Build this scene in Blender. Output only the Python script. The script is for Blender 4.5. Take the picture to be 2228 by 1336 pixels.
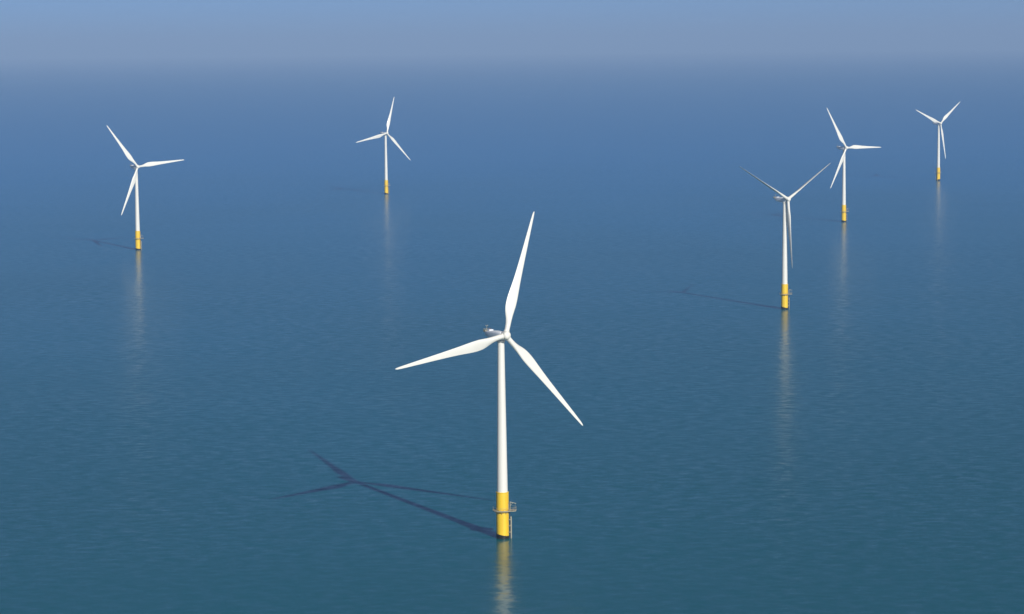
import bpy, bmesh, math, random
from mathutils import Vector, Matrix

scene = bpy.context.scene
for o in list(bpy.data.objects):
    bpy.data.objects.remove(o)
COL = scene.collection
rad = math.radians

# ---------------------------------------------------------------- camera
CAM_H, PITCH, ROLL = 167.5, rad(5.8125), rad(-0.5031)
cam_data = bpy.data.cameras.new("camera")
cam = bpy.data.objects.new("camera", cam_data)
COL.objects.link(cam)
cam_data.sensor_width = 36.0
cam_data.lens = 5548.8 / 2228.0 * 36.0
cam_data.clip_start = 1.0
cam_data.clip_end = 250000.0
fwd = Vector((0, math.cos(PITCH), -math.sin(PITCH)))
right0 = Vector((1, 0, 0))
up0 = right0.cross(fwd)
right = math.cos(ROLL) * right0 + math.sin(ROLL) * up0
up = right.cross(fwd)
cam.matrix_world = Matrix(((right.x, up.x, -fwd.x, 0), (right.y, up.y, -fwd.y, 0),
                           (right.z, up.z, -fwd.z, CAM_H), (0, 0, 0, 1)))
scene.camera = cam

# ---------------------------------------------------------------- sky, sun, exposure
SUN_EL, SUN_AZ = rad(27.8), rad(153.75)
world = bpy.data.worlds.new("World")
scene.world = world
world.use_nodes = True
wn = world.node_tree
sky = wn.nodes.new("ShaderNodeTexSky")
sky.sky_type = 'NISHITA'
sky.sun_disc = False
sky.sun_elevation = SUN_EL
sky.sun_rotation = SUN_AZ
sky.air_density = 0.3
sky.dust_density = 0.4
sky.ozone_density = 6.0
bg = wn.nodes["Background"]
bg.inputs[1].default_value = 0.07
wn.links.new(sky.outputs[0], bg.inputs[0])

sun_data = bpy.data.lights.new("sun", 'SUN')
sun_data.energy = 4.3
sun_data.angle = rad(0.53)
sun_data.color = (1.0, 0.98, 0.95)
sun = bpy.data.objects.new("sun", sun_data)
COL.objects.link(sun)
to_sun = Vector((math.sin(SUN_AZ) * math.cos(SUN_EL), math.cos(SUN_AZ) * math.cos(SUN_EL), math.sin(SUN_EL)))
sun.rotation_euler = to_sun.to_track_quat('Z', 'Y').to_euler()
sun.location = (200, -300, 400)

vs = scene.view_settings
vs.view_transform = 'Standard'
vs.look = 'None'
vs.gamma = 1.0
vs.exposure = 0.2
vs.use_curve_mapping = False
scene.render.engine = 'CYCLES'
scene.cycles.max_bounces = 8
scene.cycles.volume_bounces = 0

# ---------------------------------------------------------------- helpers
def link(name, bm, mat, parent=None, smooth=True):
    """One mesh object from a bmesh."""
    me = bpy.data.meshes.new(name)
    bmesh.ops.recalc_face_normals(bm, faces=bm.faces)
    if smooth:
        for f in bm.faces:
            f.smooth = True
        for e in bm.edges:
            if len(e.link_faces) == 2 and e.calc_face_angle(0.0) > rad(38):
                e.smooth = False
    bm.to_mesh(me)
    bm.free()
    me.materials.append(mat)
    o = bpy.data.objects.new(name, me)
    COL.objects.link(o)
    if parent:
        o.parent = parent
    return o

def ring(bm, co):
    return [bm.verts.new(c) for c in co]

def bridge(bm, a, b):
    n = len(a)
    for i in range(n):
        bm.faces.new((a[i], a[(i + 1) % n], b[(i + 1) % n], b[i]))

def lathe(bm, prof, n=48, cap=True, mtx=None):
    """Closed solid of revolution about z from (radius, z) pairs."""
    rings = []
    for r, z in prof:
        co = [Vector((r * math.cos(2 * math.pi * i / n), r * math.sin(2 * math.pi * i / n), z)) for i in range(n)]
        if mtx is not None:
            co = [mtx @ c for c in co]
        rings.append(ring(bm, co))
    for a, b in zip(rings, rings[1:]):
        bridge(bm, a, b)
    if cap:
        bm.faces.new(list(reversed(rings[0])))
        bm.faces.new(rings[-1])
    return rings

def annulus(bm, r0, r1, z0, z1, n=48):
    """Solid ring with a square section."""
    rs = [ring(bm, [Vector((r * math.cos(2 * math.pi * i / n), r * math.sin(2 * math.pi * i / n), z)) for i in range(n)])
          for r, z in ((r0, z0), (r1, z0), (r1, z1), (r0, z1))]
    for k in range(4):
        bridge(bm, rs[k], rs[(k + 1) % 4])

def tube(bm, pts, r, n=8, closed=False):
    pts = [Vector(p) for p in pts]
    rings = []
    m = len(pts)
    for i, p in enumerate(pts):
        if closed:
            d = (pts[(i + 1) % m] - pts[i - 1]).normalized()
        else:
            d = (pts[min(i + 1, m - 1)] - pts[max(i - 1, 0)]).normalized()
        ref = Vector((0, 0, 1)) if abs(d.z) < 0.9 else Vector((1, 0, 0))
        a = d.cross(ref).normalized()
        b = d.cross(a)
        rings.append(ring(bm, [p + r * (math.cos(2 * math.pi * k / n) * a + math.sin(2 * math.pi * k / n) * b) for k in range(n)]))
    for a, b in zip(rings, rings[1:]):
        bridge(bm, a, b)
    if closed:
        bridge(bm, rings[-1], rings[0])
    else:
        bm.faces.new(rings[0])
        bm.faces.new(list(reversed(rings[-1])))

def box(bm, c, s, mtx=None):
    g = bmesh.ops.create_cube(bm, size=1.0)
    for v in g['verts']:
        v.co = Vector((v.co.x * s[0] + c[0], v.co.y * s[1] + c[1], v.co.z * s[2] + c[2]))
        if mtx is not None:
            v.co = mtx @ v.co
    return g['verts']

# ---------------------------------------------------------------- materials
def new_mat(name):
    m = bpy.data.materials.new(name)
    m.use_nodes = True
    nt = m.node_tree
    return m, nt, nt.nodes["Principled BSDF"]

def paint(name, col, rough=0.4, dirt=(0.5, 0.45, 0.38), amount=0.15, streak=True, scale=0.5):
    """Weathered paint: the base colour broken by faint vertical dirt streaks."""
    m, nt, bs = new_mat(name)
    tc = nt.nodes.new("ShaderNodeTexCoord")
    mp = nt.nodes.new("ShaderNodeMapping")
    mp.inputs['Scale'].default_value = (1.6, 1.6, 0.09 if streak else 1.6)
    nz = nt.nodes.new("ShaderNodeTexNoise")
    nz.inputs['Scale'].default_value = scale
    nz.inputs['Detail'].default_value = 5
    rp = nt.nodes.new("ShaderNodeMapRange")
    rp.inputs['From Min'].default_value = 0.45
    rp.inputs['From Max'].default_value = 0.75
    rp.inputs['To Max'].default_value = amount
    mx = nt.nodes.new("ShaderNodeMix")
    mx.data_type = 'RGBA'
    mx.inputs[6].default_value = (*col, 1)
    mx.inputs[7].default_value = (*[c * d for c, d in zip(col, dirt)], 1)
    nt.links.new(tc.outputs['Object'], mp.inputs[0])
    nt.links.new(mp.outputs[0], nz.inputs['Vector'])
    nt.links.new(nz.outputs[0], rp.inputs[0])
    nt.links.new(rp.outputs[0], mx.inputs[0])
    nt.links.new(mx.outputs[2], bs.inputs['Base Color'])
    bs.inputs['Roughness'].default_value = rough
    return m

M_WHITE = paint("white_tower_paint", (0.71, 0.69, 0.61), 0.38, amount=0.12)
M_BLADE = paint("white_blade_gelcoat", (0.71, 0.69, 0.61), 0.32, amount=0.10, streak=False, scale=0.12)
M_YELLOW = paint("yellow_foundation_paint", (0.80, 0.52, 0.022), 0.42, dirt=(0.62, 0.46, 0.36), amount=0.35)
M_GREY = paint("grey_nacelle_paint", (0.80, 0.81, 0.82), 0.4, amount=0.2, streak=False)
M_STEEL = paint("galvanised_steel", (0.34, 0.31, 0.22), 0.5, amount=0.3, streak=False)
M_DARK = paint("dark_vent_mesh", (0.035, 0.04, 0.05), 0.6, amount=0.2, streak=False)
M_RED = paint("red_warning_paint", (0.55, 0.05, 0.05), 0.4, amount=0.2, streak=False)
M_GROWTH = paint("wet_marine_growth", (0.012, 0.013, 0.012), 0.35, dirt=(2.2, 2.0, 1.2), amount=0.8, streak=False, scale=1.5)

def water_material():
    m, nt, bs = new_mat("sea_water")
    N, L = nt.nodes, nt.links
    geo = N.new("ShaderNodeNewGeometry")

    def slope(angle, sx, sy, detail, amp, seed):
        """Two slope channels of one train of waves, from a stretched world-space noise."""
        mp = N.new("ShaderNodeMapping")
        mp.inputs['Rotation'].default_value = (0, 0, rad(angle))
        mp.inputs['Scale'].default_value = (1.0 / sx, 1.0 / sy, 1)
        mp.inputs['Location'].default_value = (seed * 17.3, seed * 9.1, 0)
        nz = N.new("ShaderNodeTexNoise")
        nz.noise_dimensions = '2D'
        nz.inputs['Scale'].default_value = 1.0
        nz.inputs['Detail'].default_value = detail
        nz.inputs['Roughness'].default_value = 0.55
        sub = N.new("ShaderNodeVectorMath")
        sub.operation = 'SUBTRACT'
        sub.inputs[1].default_value = (0.5, 0.5, 0.5)
        mul = N.new("ShaderNodeVectorMath")
        mul.operation = 'MULTIPLY'
        mul.inputs[1].default_value = (amp, amp, 0)
        L.new(geo.outputs['Position'], mp.inputs[0])
        L.new(mp.outputs[0], nz.inputs['Vector'])
        L.new(nz.outputs['Color'], sub.inputs[0])
        L.new(sub.outputs[0], mul.inputs[0])
        return mul.outputs[0]

    outs = [slope(58, 7.5, 4.2, 3.0, 0.115, 1),
            slope(-40, 6.0, 3.8, 3.0, 0.075, 2),
            slope(4, 1.5, 0.9, 1.0, 0.06, 3),
            slope(12, 170.0, 70.0, 2.0, 0.016, 4)]
    acc = outs[0]
    for s in outs[1:]:
        ad = N.new("ShaderNodeVectorMath")
        ad.operation = 'ADD'
        L.new(acc, ad.inputs[0])
        L.new(s, ad.inputs[1])
        acc = ad.outputs[0]
    ad = N.new("ShaderNodeVectorMath")
    ad.operation = 'ADD'
    ad.inputs[1].default_value = (0, 0, 1)
    # calmer and rougher patches, hundreds of metres wide
    mpa = N.new("ShaderNodeMapping")
    mpa.inputs['Rotation'].default_value = (0, 0, rad(-25))
    mpa.inputs['Scale'].default_value = (1 / 420.0, 1 / 190.0, 1)
    nza = N.new("ShaderNodeTexNoise")
    nza.noise_dimensions = '2D'
    nza.inputs['Scale'].default_value = 1.0
    nza.inputs['Detail'].default_value = 3
    mra = N.new("ShaderNodeMapRange")
    mra.inputs['From Min'].default_value = 0.3
    mra.inputs['From Max'].default_value = 0.7
    mra.inputs['To Min'].default_value = 0.75
    mra.inputs['To Max'].default_value = 1.35
    sca = N.new("ShaderNodeVectorMath")
    sca.operation = 'SCALE'
    L.new(geo.outputs['Position'], mpa.inputs[0])
    L.new(mpa.outputs[0], nza.inputs['Vector'])
    L.new(nza.outputs[0], mra.inputs[0])
    L.new(acc, sca.inputs[0])
    L.new(mra.outputs[0], sca.inputs['Scale'])
    L.new(sca.outputs[0], ad.inputs[0])
    no = N.new("ShaderNodeVectorMath")
    no.operation = 'NORMALIZE'
    L.new(ad.outputs[0], no.inputs[0])
    # silt: the body colour drifts between two sea greens over hundreds of metres
    mp = N.new("ShaderNodeMapping")
    mp.inputs['Scale'].default_value = (1 / 260.0, 1 / 420.0, 1)
    nz = N.new("ShaderNodeTexNoise")
    nz.noise_dimensions = '2D'
    nz.inputs['Scale'].default_value = 1.0
    nz.inputs['Detail'].default_value = 4
    mx = N.new("ShaderNodeMix")
    mx.data_type = 'RGBA'
    mx.inputs[6].default_value = (0.001, 0.090, 0.104, 1)
    mx.inputs[7].default_value = (0.001, 0.102, 0.098, 1)
    L.new(geo.outputs['Position'], mp.inputs[0])
    L.new(mp.outputs[0], nz.inputs['Vector'])
    L.new(nz.outputs[0], mx.inputs[0])
    # silty water body under a wind-roughened mirror; wave masking trims the mirror a little
    nt.nodes.remove(bs)
    dif = N.new("ShaderNodeBsdfDiffuse")
    glo = N.new("ShaderNodeBsdfAnisotropic")
    glo.inputs['Roughness'].default_value = 0.20
    glo.inputs['Color'].default_value = (1, 1, 1, 1)
    fre = N.new("ShaderNodeFresnel")
    fre.inputs['IOR'].default_value = 1.333
    mul = N.new("ShaderNodeMath")
    mul.operation = 'MULTIPLY'
    mul.inputs[1].default_value = 0.46
    pwr = N.new("ShaderNodeMath")                                # wave slopes flatten the mirror towards the horizon
    pwr.operation = 'POWER'
    pwr.inputs[1].default_value = 0.45
    mix = N.new("ShaderNodeMixShader")
    # silty green turns bluer and brighter offshore, haze and sky blue painted in
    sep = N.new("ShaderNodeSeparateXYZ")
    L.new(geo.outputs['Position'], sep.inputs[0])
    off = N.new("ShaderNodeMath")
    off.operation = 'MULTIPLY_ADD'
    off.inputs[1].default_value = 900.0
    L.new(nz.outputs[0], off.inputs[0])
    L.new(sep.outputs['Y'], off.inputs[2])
    far_blue = N.new("ShaderNodeMapRange")
    far_blue.interpolation_type = 'SMOOTHSTEP'
    far_blue.inputs['From Min'].default_value = 700.0
    far_blue.inputs['From Max'].default_value = 4800.0
    L.new(off.outputs[0], far_blue.inputs[0])
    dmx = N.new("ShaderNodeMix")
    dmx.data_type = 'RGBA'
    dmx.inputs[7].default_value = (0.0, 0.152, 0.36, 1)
    L.new(far_blue.outputs[0], dmx.inputs[0])
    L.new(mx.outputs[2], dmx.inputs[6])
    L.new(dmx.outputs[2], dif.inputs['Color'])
    L.new(no.outputs[0], glo.inputs['Normal'])
    L.new(no.outputs[0], dif.inputs['Normal'])
    L.new(no.outputs[0], fre.inputs['Normal'])
    L.new(fre.outputs[0], pwr.inputs[0])
    L.new(pwr.outputs[0], mul.inputs[0])
    L.new(mul.outputs[0], mix.inputs[0])
    L.new(dif.outputs[0], mix.inputs[1])
    L.new(glo.outputs[0], mix.inputs[2])
    L.new(mix.outputs[0], N["Material Output"].inputs['Surface'])
    return m

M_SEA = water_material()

# ---------------------------------------------------------------- the sea: one sheet to the horizon
bm = bmesh.new()
nseg = 96
rads = [3000.0, 9000.0, 24000.0, 60000.0]
c0 = bm.verts.new((0, 0, 0))
rr = [ring(bm, [(r * math.cos(2 * math.pi * i / nseg), r * math.sin(2 * math.pi * i / nseg), 0) for i in range(nseg)]) for r in rads]
for i in range(nseg):
    bm.faces.new((c0, rr[0][i], rr[0][(i + 1) % nseg]))
for a, b in zip(rr, rr[1:]):
    bridge(bm, a, b)
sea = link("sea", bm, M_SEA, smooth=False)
if sea.data.polygons[0].normal.z < 0:
    sea.data.flip_normals()
sea["kind"] = "structure"

# ---------------------------------------------------------------- wind turbine
HUB_Z, OVERHANG, TILT, BLADE_R = 70.0, 3.154, rad(5.70), 43.93
TP_TOP = 16.1            # top of the yellow transition piece
NAC = Vector((0, 0, HUB_Z))

def blade_bm():
    """Blade along +z, leading edge towards +x, wind (front) side towards -y; root at the hub centre."""
    bm = bmesh.new()
    n = 28
    keys = [  # r, chord, thickness ratio, twist deg, circle blend
        (0.9, 1.72, 1.0, 6, 1), (2.2, 1.74, 1.0, 8, .97), (3.6, 2.0, .86, 10, .78), (5.4, 2.45, .64, 11, .48),
        (7.2, 2.98, .48, 11, .2), (8.8, 3.42, .38, 10.5, .06), (10.6, 3.72, .32, 9.8, 0), (12.8, 3.70, .28, 8.6, 0),
        (15.2, 3.38, .26, 7, 0), (18, 2.92, .23, 5.5, 0), (22, 2.42, .21, 4, 0), (27, 1.96, .19, 2.5, 0),
        (32, 1.56, .18, 1.2, 0), (37, 1.18, .17, .3, 0), (40.5, .90, .16, -.3, 0), (42.6, .66, .16, -.6, 0),
        (43.5, .42, .16, -.8, 0), (BLADE_R, .14, .2, -.8, 0)]
    st = []
    for i in range(len(keys) - 1):                                # smooth (Hermite) between the key sections
        p0, p1, p2, p3 = keys[max(i - 1, 0)], keys[i], keys[i + 1], keys[min(i + 2, len(keys) - 1)]
        h = p2[0] - p1[0]
        for k in range(3):
            t = k / 3
            row = [p1[0] + t * h]
            for q in range(1, 5):
                m1 = (p2[q] - p0[q]) / (p2[0] - p0[0]) * h
                m2 = (p3[q] - p1[q]) / (p3[0] - p1[0]) * h
                row.append((2 * t**3 - 3 * t**2 + 1) * p1[q] + (t**3 - 2 * t**2 + t) * m1
                           + (3 * t**2 - 2 * t**3) * p2[q] + (t**3 - t**2) * m2)
            row[4] = min(max(row[4], 0), 1)
            st.append(tuple(row))
    st.append(keys[-1])
    prev = None
    first = None
    for r, c, t, tw, cb in st:
        co = []
        frac = min(max((r - 2.0) / 8.5, 0), 1)
        lead = 0.875 * (1 - frac) + frac * (1.30 * c / 3.95)       # leading edge stays almost straight
        bend = 0.9 * (r / BLADE_R) ** 2                           # slight prebend to windward
        for k in range(n):
            a = 2 * math.pi * k / n
            ux = 0.5 * (1 + math.cos(a))                         # 1 = leading, 0 = trailing
            x = 1 - ux
            yt = 5 * (0.2969 * math.sqrt(x) - 0.1260 * x - 0.3516 * x * x + 0.2843 * x ** 3 - 0.1036 * x ** 4)
            af = (lead - x * c, (1 if a <= math.pi else -0.75) * yt * t * c)
            ci = (0.875 * math.cos(a), 0.875 * math.sin(a))
            px = cb * ci[0] + (1 - cb) * af[0]
            py = cb * ci[1] + (1 - cb) * af[1]
            w = rad(tw)
            co.append((px * math.cos(w) + py * math.sin(w), -px * math.sin(w) + py * math.cos(w) - bend * 0.0, r))
        cur = ring(bm, co)
        if prev:
            bridge(bm, prev, cur)
        else:
            first = cur
        prev = cur
    bm.faces.new(first)
    bm.faces.new(prev)
    return bm

def nacelle_bm():
    """Nacelle shell; -y is the front (hub side), +y the tail. Origin at the tower axis, hub height."""
    bm = bmesh.new()
    st = [  # y, half width, top, bottom
        (-1.75, 1.12, 1.10, -1.25), (-1.6, 1.36, 1.32, -1.5), (-0.7, 1.52, 1.42, -1.75), (1.0, 1.6, 1.42, -1.9),
        (3.0, 1.62, 1.36, -1.86), (5.0, 1.6, 1.24, -1.7), (6.8, 1.52, 1.06, -1.35), (8.0, 1.4, 0.9, -1.0),
        (8.7, 1.2, 0.72, -0.7), (8.95, 0.95, 0.5, -0.4)]
    prev = None
    n = 32
    for y, hw, tp, bt in st:
        cz, hh = (tp + bt) / 2, (tp - bt) / 2
        co = []
        for k in range(n):
            a = 2 * math.pi * k / n
            ca, sa = math.cos(a), math.sin(a)
            p = 0.45
            co.append((hw * math.copysign(abs(ca) ** p, ca), y, cz + hh * math.copysign(abs(sa) ** p, sa)))
        cur = ring(bm, co)
        if prev:
            bridge(bm, prev, cur)
        else:
            bm.faces.new(cur)
        prev = cur
    bm.faces.new(list(reversed(prev)))
    return bm

def build_turbine(name):
    root = bpy.data.objects.new(name, None)
    COL.objects.link(root)
    root.empty_display_size = 10

    # tower: three flanged cans, slightly tapered
    bm = bmesh.new()
    H0, H1 = TP_TOP + 0.003, HUB_Z - 2.35
    def tr(z): return 1.86 + (1.16 - 1.86) * (z - H0) / (H1 - H0)
    prof = [(tr(H0), H0)]
    for zf in (33.0, 51.0):
        prof += [(tr(zf), zf - 0.12), (tr(zf) + 0.035, zf - 0.10), (tr(zf) + 0.035, zf + 0.10), (tr(zf), zf + 0.12)]
    prof += [(tr(H1), H1)]
    lathe(bm, prof, 56)
    link("tower", bm, M_WHITE, root)

    # transition piece
    bm = bmesh.new()
    lathe(bm, [(2.16, 0.7), (2.16, 8.6), (2.16, 15.0), (2.14, 15.85), (2.22, 15.9), (2.22, TP_TOP)], 56)
    tp = link("transition_piece", bm, M_YELLOW, root)
    # marine growth: a ragged black wet skirt at the waterline, higher on one side
    bm = bmesh.new()
    n = 72
    rnd = random.Random(5)
    top = []
    for i in range(n):
        a = 2 * math.pi * i / n
        top.append(0.95 + 0.95 * (0.5 + 0.5 * math.cos(a - rad(165))) + rnd.uniform(-.12, .12))
    rs = [ring(bm, [(2.20 * math.cos(2 * math.pi * i / n), 2.20 * math.sin(2 * math.pi * i / n), -3.0) for i in range(n)]),
          ring(bm, [(2.21 * math.cos(2 * math.pi * i / n), 2.21 * math.sin(2 * math.pi * i / n), top[i]) for i in range(n)]),
          ring(bm, [(2.12 * math.cos(2 * math.pi * i / n), 2.12 * math.sin(2 * math.pi * i / n), top[i] + .05) for i in range(n)])]
    bridge(bm, rs[0], rs[1])
    bridge(bm, rs[1], rs[2])
    link("growth_band", bm, M_GROWTH, tp)
    # door at platform level, on the boat side
    bm = bmesh.new()
    box(bm, (2.17, 0, 11.0), (0.10, 0.95, 2.1))
    link("door", bm, M_GREY, tp, smooth=False)

    # platform: ring walkway with a wider laydown bay to the boat side
    bm = bmesh.new()
    annulus(bm, 2.19, 3.35, 9.55, 9.80, 56)
    for k in range(10):
        a = 2 * math.pi * (k + .5) / 10
        d = Vector((math.cos(a), math.sin(a), 0))
        tube(bm, [d * 2.12 + Vector((0, 0, 8.5)), d * 3.1 + Vector((0, 0, 9.60))], 0.07, 6)
    bay = [(2.62, -2.05), (3.9, -2.05), (4.75, -1.2), (4.75, 1.2), (3.9, 2.05), (2.62, 2.05)]
    lo = [bm.verts.new((x, y, 9.57)) for x, y in bay]
    hi = [bm.verts.new((x, y, 9.803)) for x, y in bay]
    bm.faces.new(list(reversed(lo)))
    bm.faces.new(hi)
    bridge(bm, lo, hi)
    pf = link("platform", bm, M_STEEL, root, smooth=False)
    bm = bmesh.new()
    out = []
    for i in range(41):                                           # the rail follows ring, then bay
        a = rad(42) + (rad(318) - rad(42)) * i / 40
        out.append((3.25 * math.cos(a), 3.25 * math.sin(a)))
    out += [(3.86, -1.97), (4.66, -1.17), (4.66, 1.17), (3.86, 1.97)]
    for z in (10.32, 10.88):
        tube(bm, [(x, y, z) for x, y in out], 0.025, 6, closed=True)
    for i in list(range(0, 41, 4)) + [41, 42, 43, 44]:
        x, y = out[i]
        tube(bm, [(x, y, 9.79), (x, y, 10.90)], 0.028, 6)
    link("railing", bm, M_STEEL, pf)

    # davit crane on the bay
    bm = bmesh.new()
    tube(bm, [(2.75, -1.35, 9.78), (2.75, -1.35, 12.9)], 0.13, 10)
    tube(bm, [(2.75, -1.35, 12.78), (4.6, -0.9, 12.25), (4.75, -0.86, 12.15)], 0.10, 8)
    tube(bm, [(2.75, -1.35, 11.5), (3.7, -1.12, 12.50)], 0.06, 8)
    dv = link("davit_crane", bm, M_STEEL, root)
    bm = bmesh.new()
    tube(bm, [(4.6, -0.9, 12.2), (4.6, -0.9, 10.9)], 0.02, 6)
    box(bm, (4.6, -0.9, 10.8), (0.16, 0.12, 0.26))
    link("hook", bm, M_STEEL, dv)

    # boat landing: two fender tubes on struts with a ladder between them
    bm = bmesh.new()
    for y in (-0.85, 0.85):
        tube(bm, [(2.95, y, -2.0), (2.95, y, 7.1), (2.8, y, 7.5)], 0.13, 12)
        for z in (2.2, 4.4, 6.5):
            tube(bm, [(2.0, y * 0.9, z), (2.95, y, z)], 0.11, 8)
    bl = link("boat_landing", bm, M_STEEL, root)
    bm = bmesh.new()
    for y in (-0.24, 0.24):
        tube(bm, [(2.55, y, -1.0), (2.55, y, 9.5)], 0.085, 6)
    z = 0.3
    while z < 9.4:
        tube(bm, [(2.55, -0.24, z), (2.55, 0.24, z)], 0.025, 6)
        z += 0.35
    link("ladder", bm, M_DARK, bl)
    # cable tube down the lee side
    bm = bmesh.new()
    ca = rad(75)
    tube(bm, [(2.36 * math.cos(ca), 2.36 * math.sin(ca), -2.5), (2.36 * math.cos(ca), 2.36 * math.sin(ca), 9.0)], 0.16, 10)
    link("cable_tube", bm, M_YELLOW, root)

    # yawing head: nacelle, hub, blades (posed per turbine)
    nac = link("nacelle", nacelle_bm(), M_GREY, root)
    bm = bmesh.new()
    lathe(bm, [(1.30, HUB_Z - 2.34 - HUB_Z), (1.42, -2.2), (1.42, -1.7)], 40)
    link("yaw_collar", bm, M_WHITE, nac)
    # hoist deck carried behind the tail, its rail, a roof cooler, the wind mast and the warning lamp
    bm = bmesh.new()
    box(bm, (0, 9.1, 0.55), (2.5, 1.3, 0.12))
    tube(bm, [(-0.9, 8.5, -0.5), (-0.9, 9.65, 0.5)], 0.06, 6)
    tube(bm, [(0.9, 8.5, -0.5), (0.9, 9.65, 0.5)], 0.06, 6)
    dk = link("hoist_deck", bm, M_STEEL, nac, smooth=False)
    bm = bmesh.new()
    pts = [(-1.2, 8.5), (-1.2, 9.7), (1.2, 9.7), (1.2, 8.5)]
    for z in (1.05, 1.5):
        tube(bm, [(x, y, z) for x, y in pts], 0.045, 6)
    for x, y in pts + [(-1.2, 9.1), (1.2, 9.1), (0, 9.7)]:
        tube(bm, [(x, y, 0.6), (x, y, 1.52)], 0.045, 6)
    for x, y, w, d in ((-1.2, 9.1, .03, 1.2), (1.2, 9.1, .03, 1.2), (0, 9.7, 2.3, .03)):
        box(bm, (x, y, 0.83), (w, d, 0.36))
    link("deck_rail", bm, M_STEEL, nac)
    bm = bmesh.new()
    box(bm, (0, 7.0, 1.22), (1.7, 1.5, 0.42))
    bmesh.ops.bevel(bm, geom=list(bm.edges), offset=0.08, segments=2, affect='EDGES')
    link("cooler", bm, M_GREY, nac)
    bm = bmesh.new()
    box(bm, (0, 8.98, -0.05), (1.3, 0.1, 0.5))
    link("vent", bm, M_DARK, nac, smooth=False)
    bm = bmesh.new()
    tube(bm, [(-0.6, 8.4, 0.7), (-0.6, 8.4, 2.7)], 0.06, 8)
    tube(bm, [(-0.95, 8.4, 2.5), (-0.25, 8.4, 2.5)], 0.045, 6)
    for x in (-0.95, -0.25):
        lathe(bm, [(0.02, 2.5), (0.12, 2.6), (0.12, 2.76), (0.02, 2.84)], 10, mtx=Matrix.Translation((x, 8.4, 0)))
    link("wind_mast", bm, M_STEEL, nac)
    bm = bmesh.new()
    lathe(bm, [(0.16, 0.75), (0.22, 0.95), (0.22, 1.3), (0.12, 1.45)], 16, mtx=Matrix.Translation((0.5, 8.3, 0)))
    link("warning_lamp", bm, M_RED, nac)

    # spinner: rounded nose with three blade collars; axis -y
    bm = bmesh.new()
    to_y = Matrix.Rotation(math.pi / 2, 4, 'X')                  # z -> -y
    prof = [(1.28, -1.35), (1.40, -1.25), (1.46, -0.6), (1.48, 0.1), (1.44, 0.75)]
    for k in range(1, 10):
        a = k / 10 * math.pi / 2
        prof.append((1.44 * math.cos(a) ** 0.9, 0.75 + 1.05 * math.sin(a)))
    prof.append((0.04, 1.80))
    lathe(bm, prof, 40, mtx=to_y)
    for k in range(3):
        m = Matrix.Rotation(k * 2 * math.pi / 3, 4, 'Y')
        lathe(bm, [(1.0, 0.6), (1.0, 1.55), (0.95, 1.68), (0.8, 1.68)], 28, mtx=m)
    link("hub", bm, M_WHITE, root)
    b0 = link("blade", blade_bm(), M_BLADE, root)
    for k in range(2):
        b = b0.copy()
        COL.objects.link(b)
        b.parent = root
    return root

def pose(root, x, y, yaw, az, pitch, base_rot):
    """Place a turbine: yaw of the head from -y, rotor position and blade pitch in degrees."""
    root.location = (x, y, 0)
    fixed = Matrix.Rotation(rad(base_rot), 4, 'Z')
    head = Matrix.Translation(NAC) @ Matrix.Rotation(rad(yaw), 4, 'Z') @ Matrix.Rotation(-TILT, 4, 'X')
    yawed = Matrix.Translation(NAC) @ Matrix.Rotation(rad(yaw), 4, 'Z')
    blades = 0
    for ch in root.children:
        kind = ch.name.split('.')[0]
        if kind in ("nacelle",):
            ch.matrix_local = yawed
        elif kind == "hub":
            ch.matrix_local = head @ Matrix.Translation((0, -OVERHANG, 0)) @ Matrix.Rotation(rad(az), 4, 'Y')
        elif kind == "blade":
            ch.matrix_local = (head @ Matrix.Translation((0, -OVERHANG, 0)) @ Matrix.Rotation(rad(az + 120 * blades), 4, 'Y')
                               @ Matrix.Rotation(-rad(pitch), 4, 'Z'))
            blades += 1
        elif kind in ("platform", "davit_crane", "boat_landing", "cable_tube", "transition_piece"):
            ch.matrix_local = fixed

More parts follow.
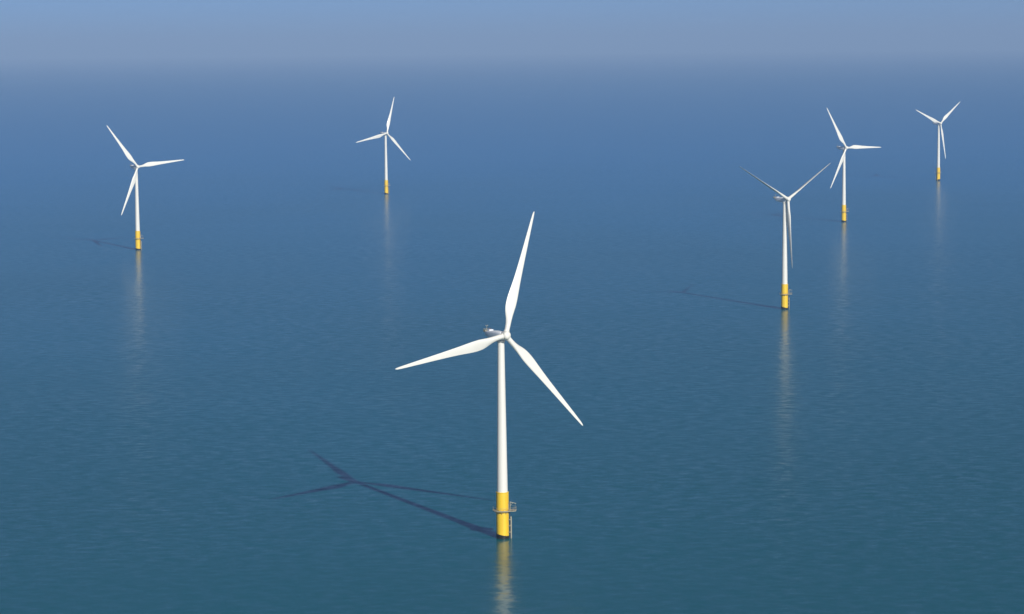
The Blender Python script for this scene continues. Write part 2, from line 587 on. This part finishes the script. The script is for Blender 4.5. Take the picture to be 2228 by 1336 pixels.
def copy_tree(o, parent=None):
    c = o.copy()
    COL.objects.link(c)
    if parent:
        c.parent = parent
    for ch in list(o.children):
        copy_tree(ch, c)
    return c

GROUP = "offshore wind turbines standing in the sea"
TURBINES = [  # x, y, head yaw, rotor azimuth, blade pitch, base rotation, label
    (-3.87, 862.8, 31.03, 19.06, 0, -5, "largest white wind turbine on a yellow base, nearest in the foreground"),
    (-315.6, 2149.6, 33.35, -35.83, 0, -5, "white wind turbine standing alone at the far left, one blade pointing right"),
    (-144.2, 2948.6, 34.90, 17.58, 0, -5, "small distant white turbine left of centre with one blade almost upright"),
    (173.7, 1616.8, 34.70, -59.91, 88, -5, "white turbine on the right with thin edge-on blades spread in a Y"),
    (315.7, 2416.9, 33.70, -28.79, 0, -5, "white turbine just behind the thin-bladed one, one blade pointing level to the right"),
    (525.4, 3134.1, 34.46, -66.20, 0, 160, "smallest and farthest white turbine at the far right, blades in a Y"),
]
proto = build_turbine("wind_turbine")
roots = [proto] + [copy_tree(proto) for _ in TURBINES[1:]]
for r, (x, y, yaw, az, pt, br, lab) in zip(roots, TURBINES):
    r["label"] = lab
    r["category"] = "wind turbine"
    r["group"] = GROUP
    pose(r, x, y, yaw, az, pt, br)

# ---------------------------------------------------------------- haze over the sea
HAZE_DENSITY = 6.5e-5
bm = bmesh.new()
box(bm, (0, 0, 0), (1, 1, 1))
for v in bm.verts:
    v.co = Vector((v.co.x * 130000, v.co.y * 130000, 420.0 if v.co.z > 0 else -4.0))
mh = bpy.data.materials.new("sea_haze")
mh.use_nodes = True
nt = mh.node_tree
nt.nodes.remove(nt.nodes["Principled BSDF"])
pv = nt.nodes.new("ShaderNodeVolumePrincipled")
pv.inputs['Color'].default_value = (0.405, 0.59, 0.87, 1)
pv.inputs['Density'].default_value = HAZE_DENSITY
pv.inputs['Anisotropy'].default_value = -0.1
nt.links.new(pv.outputs[0], nt.nodes["Material Output"].inputs['Volume'])
hz = link("haze", bm, mh, smooth=False)
hz["kind"] = "stuff"
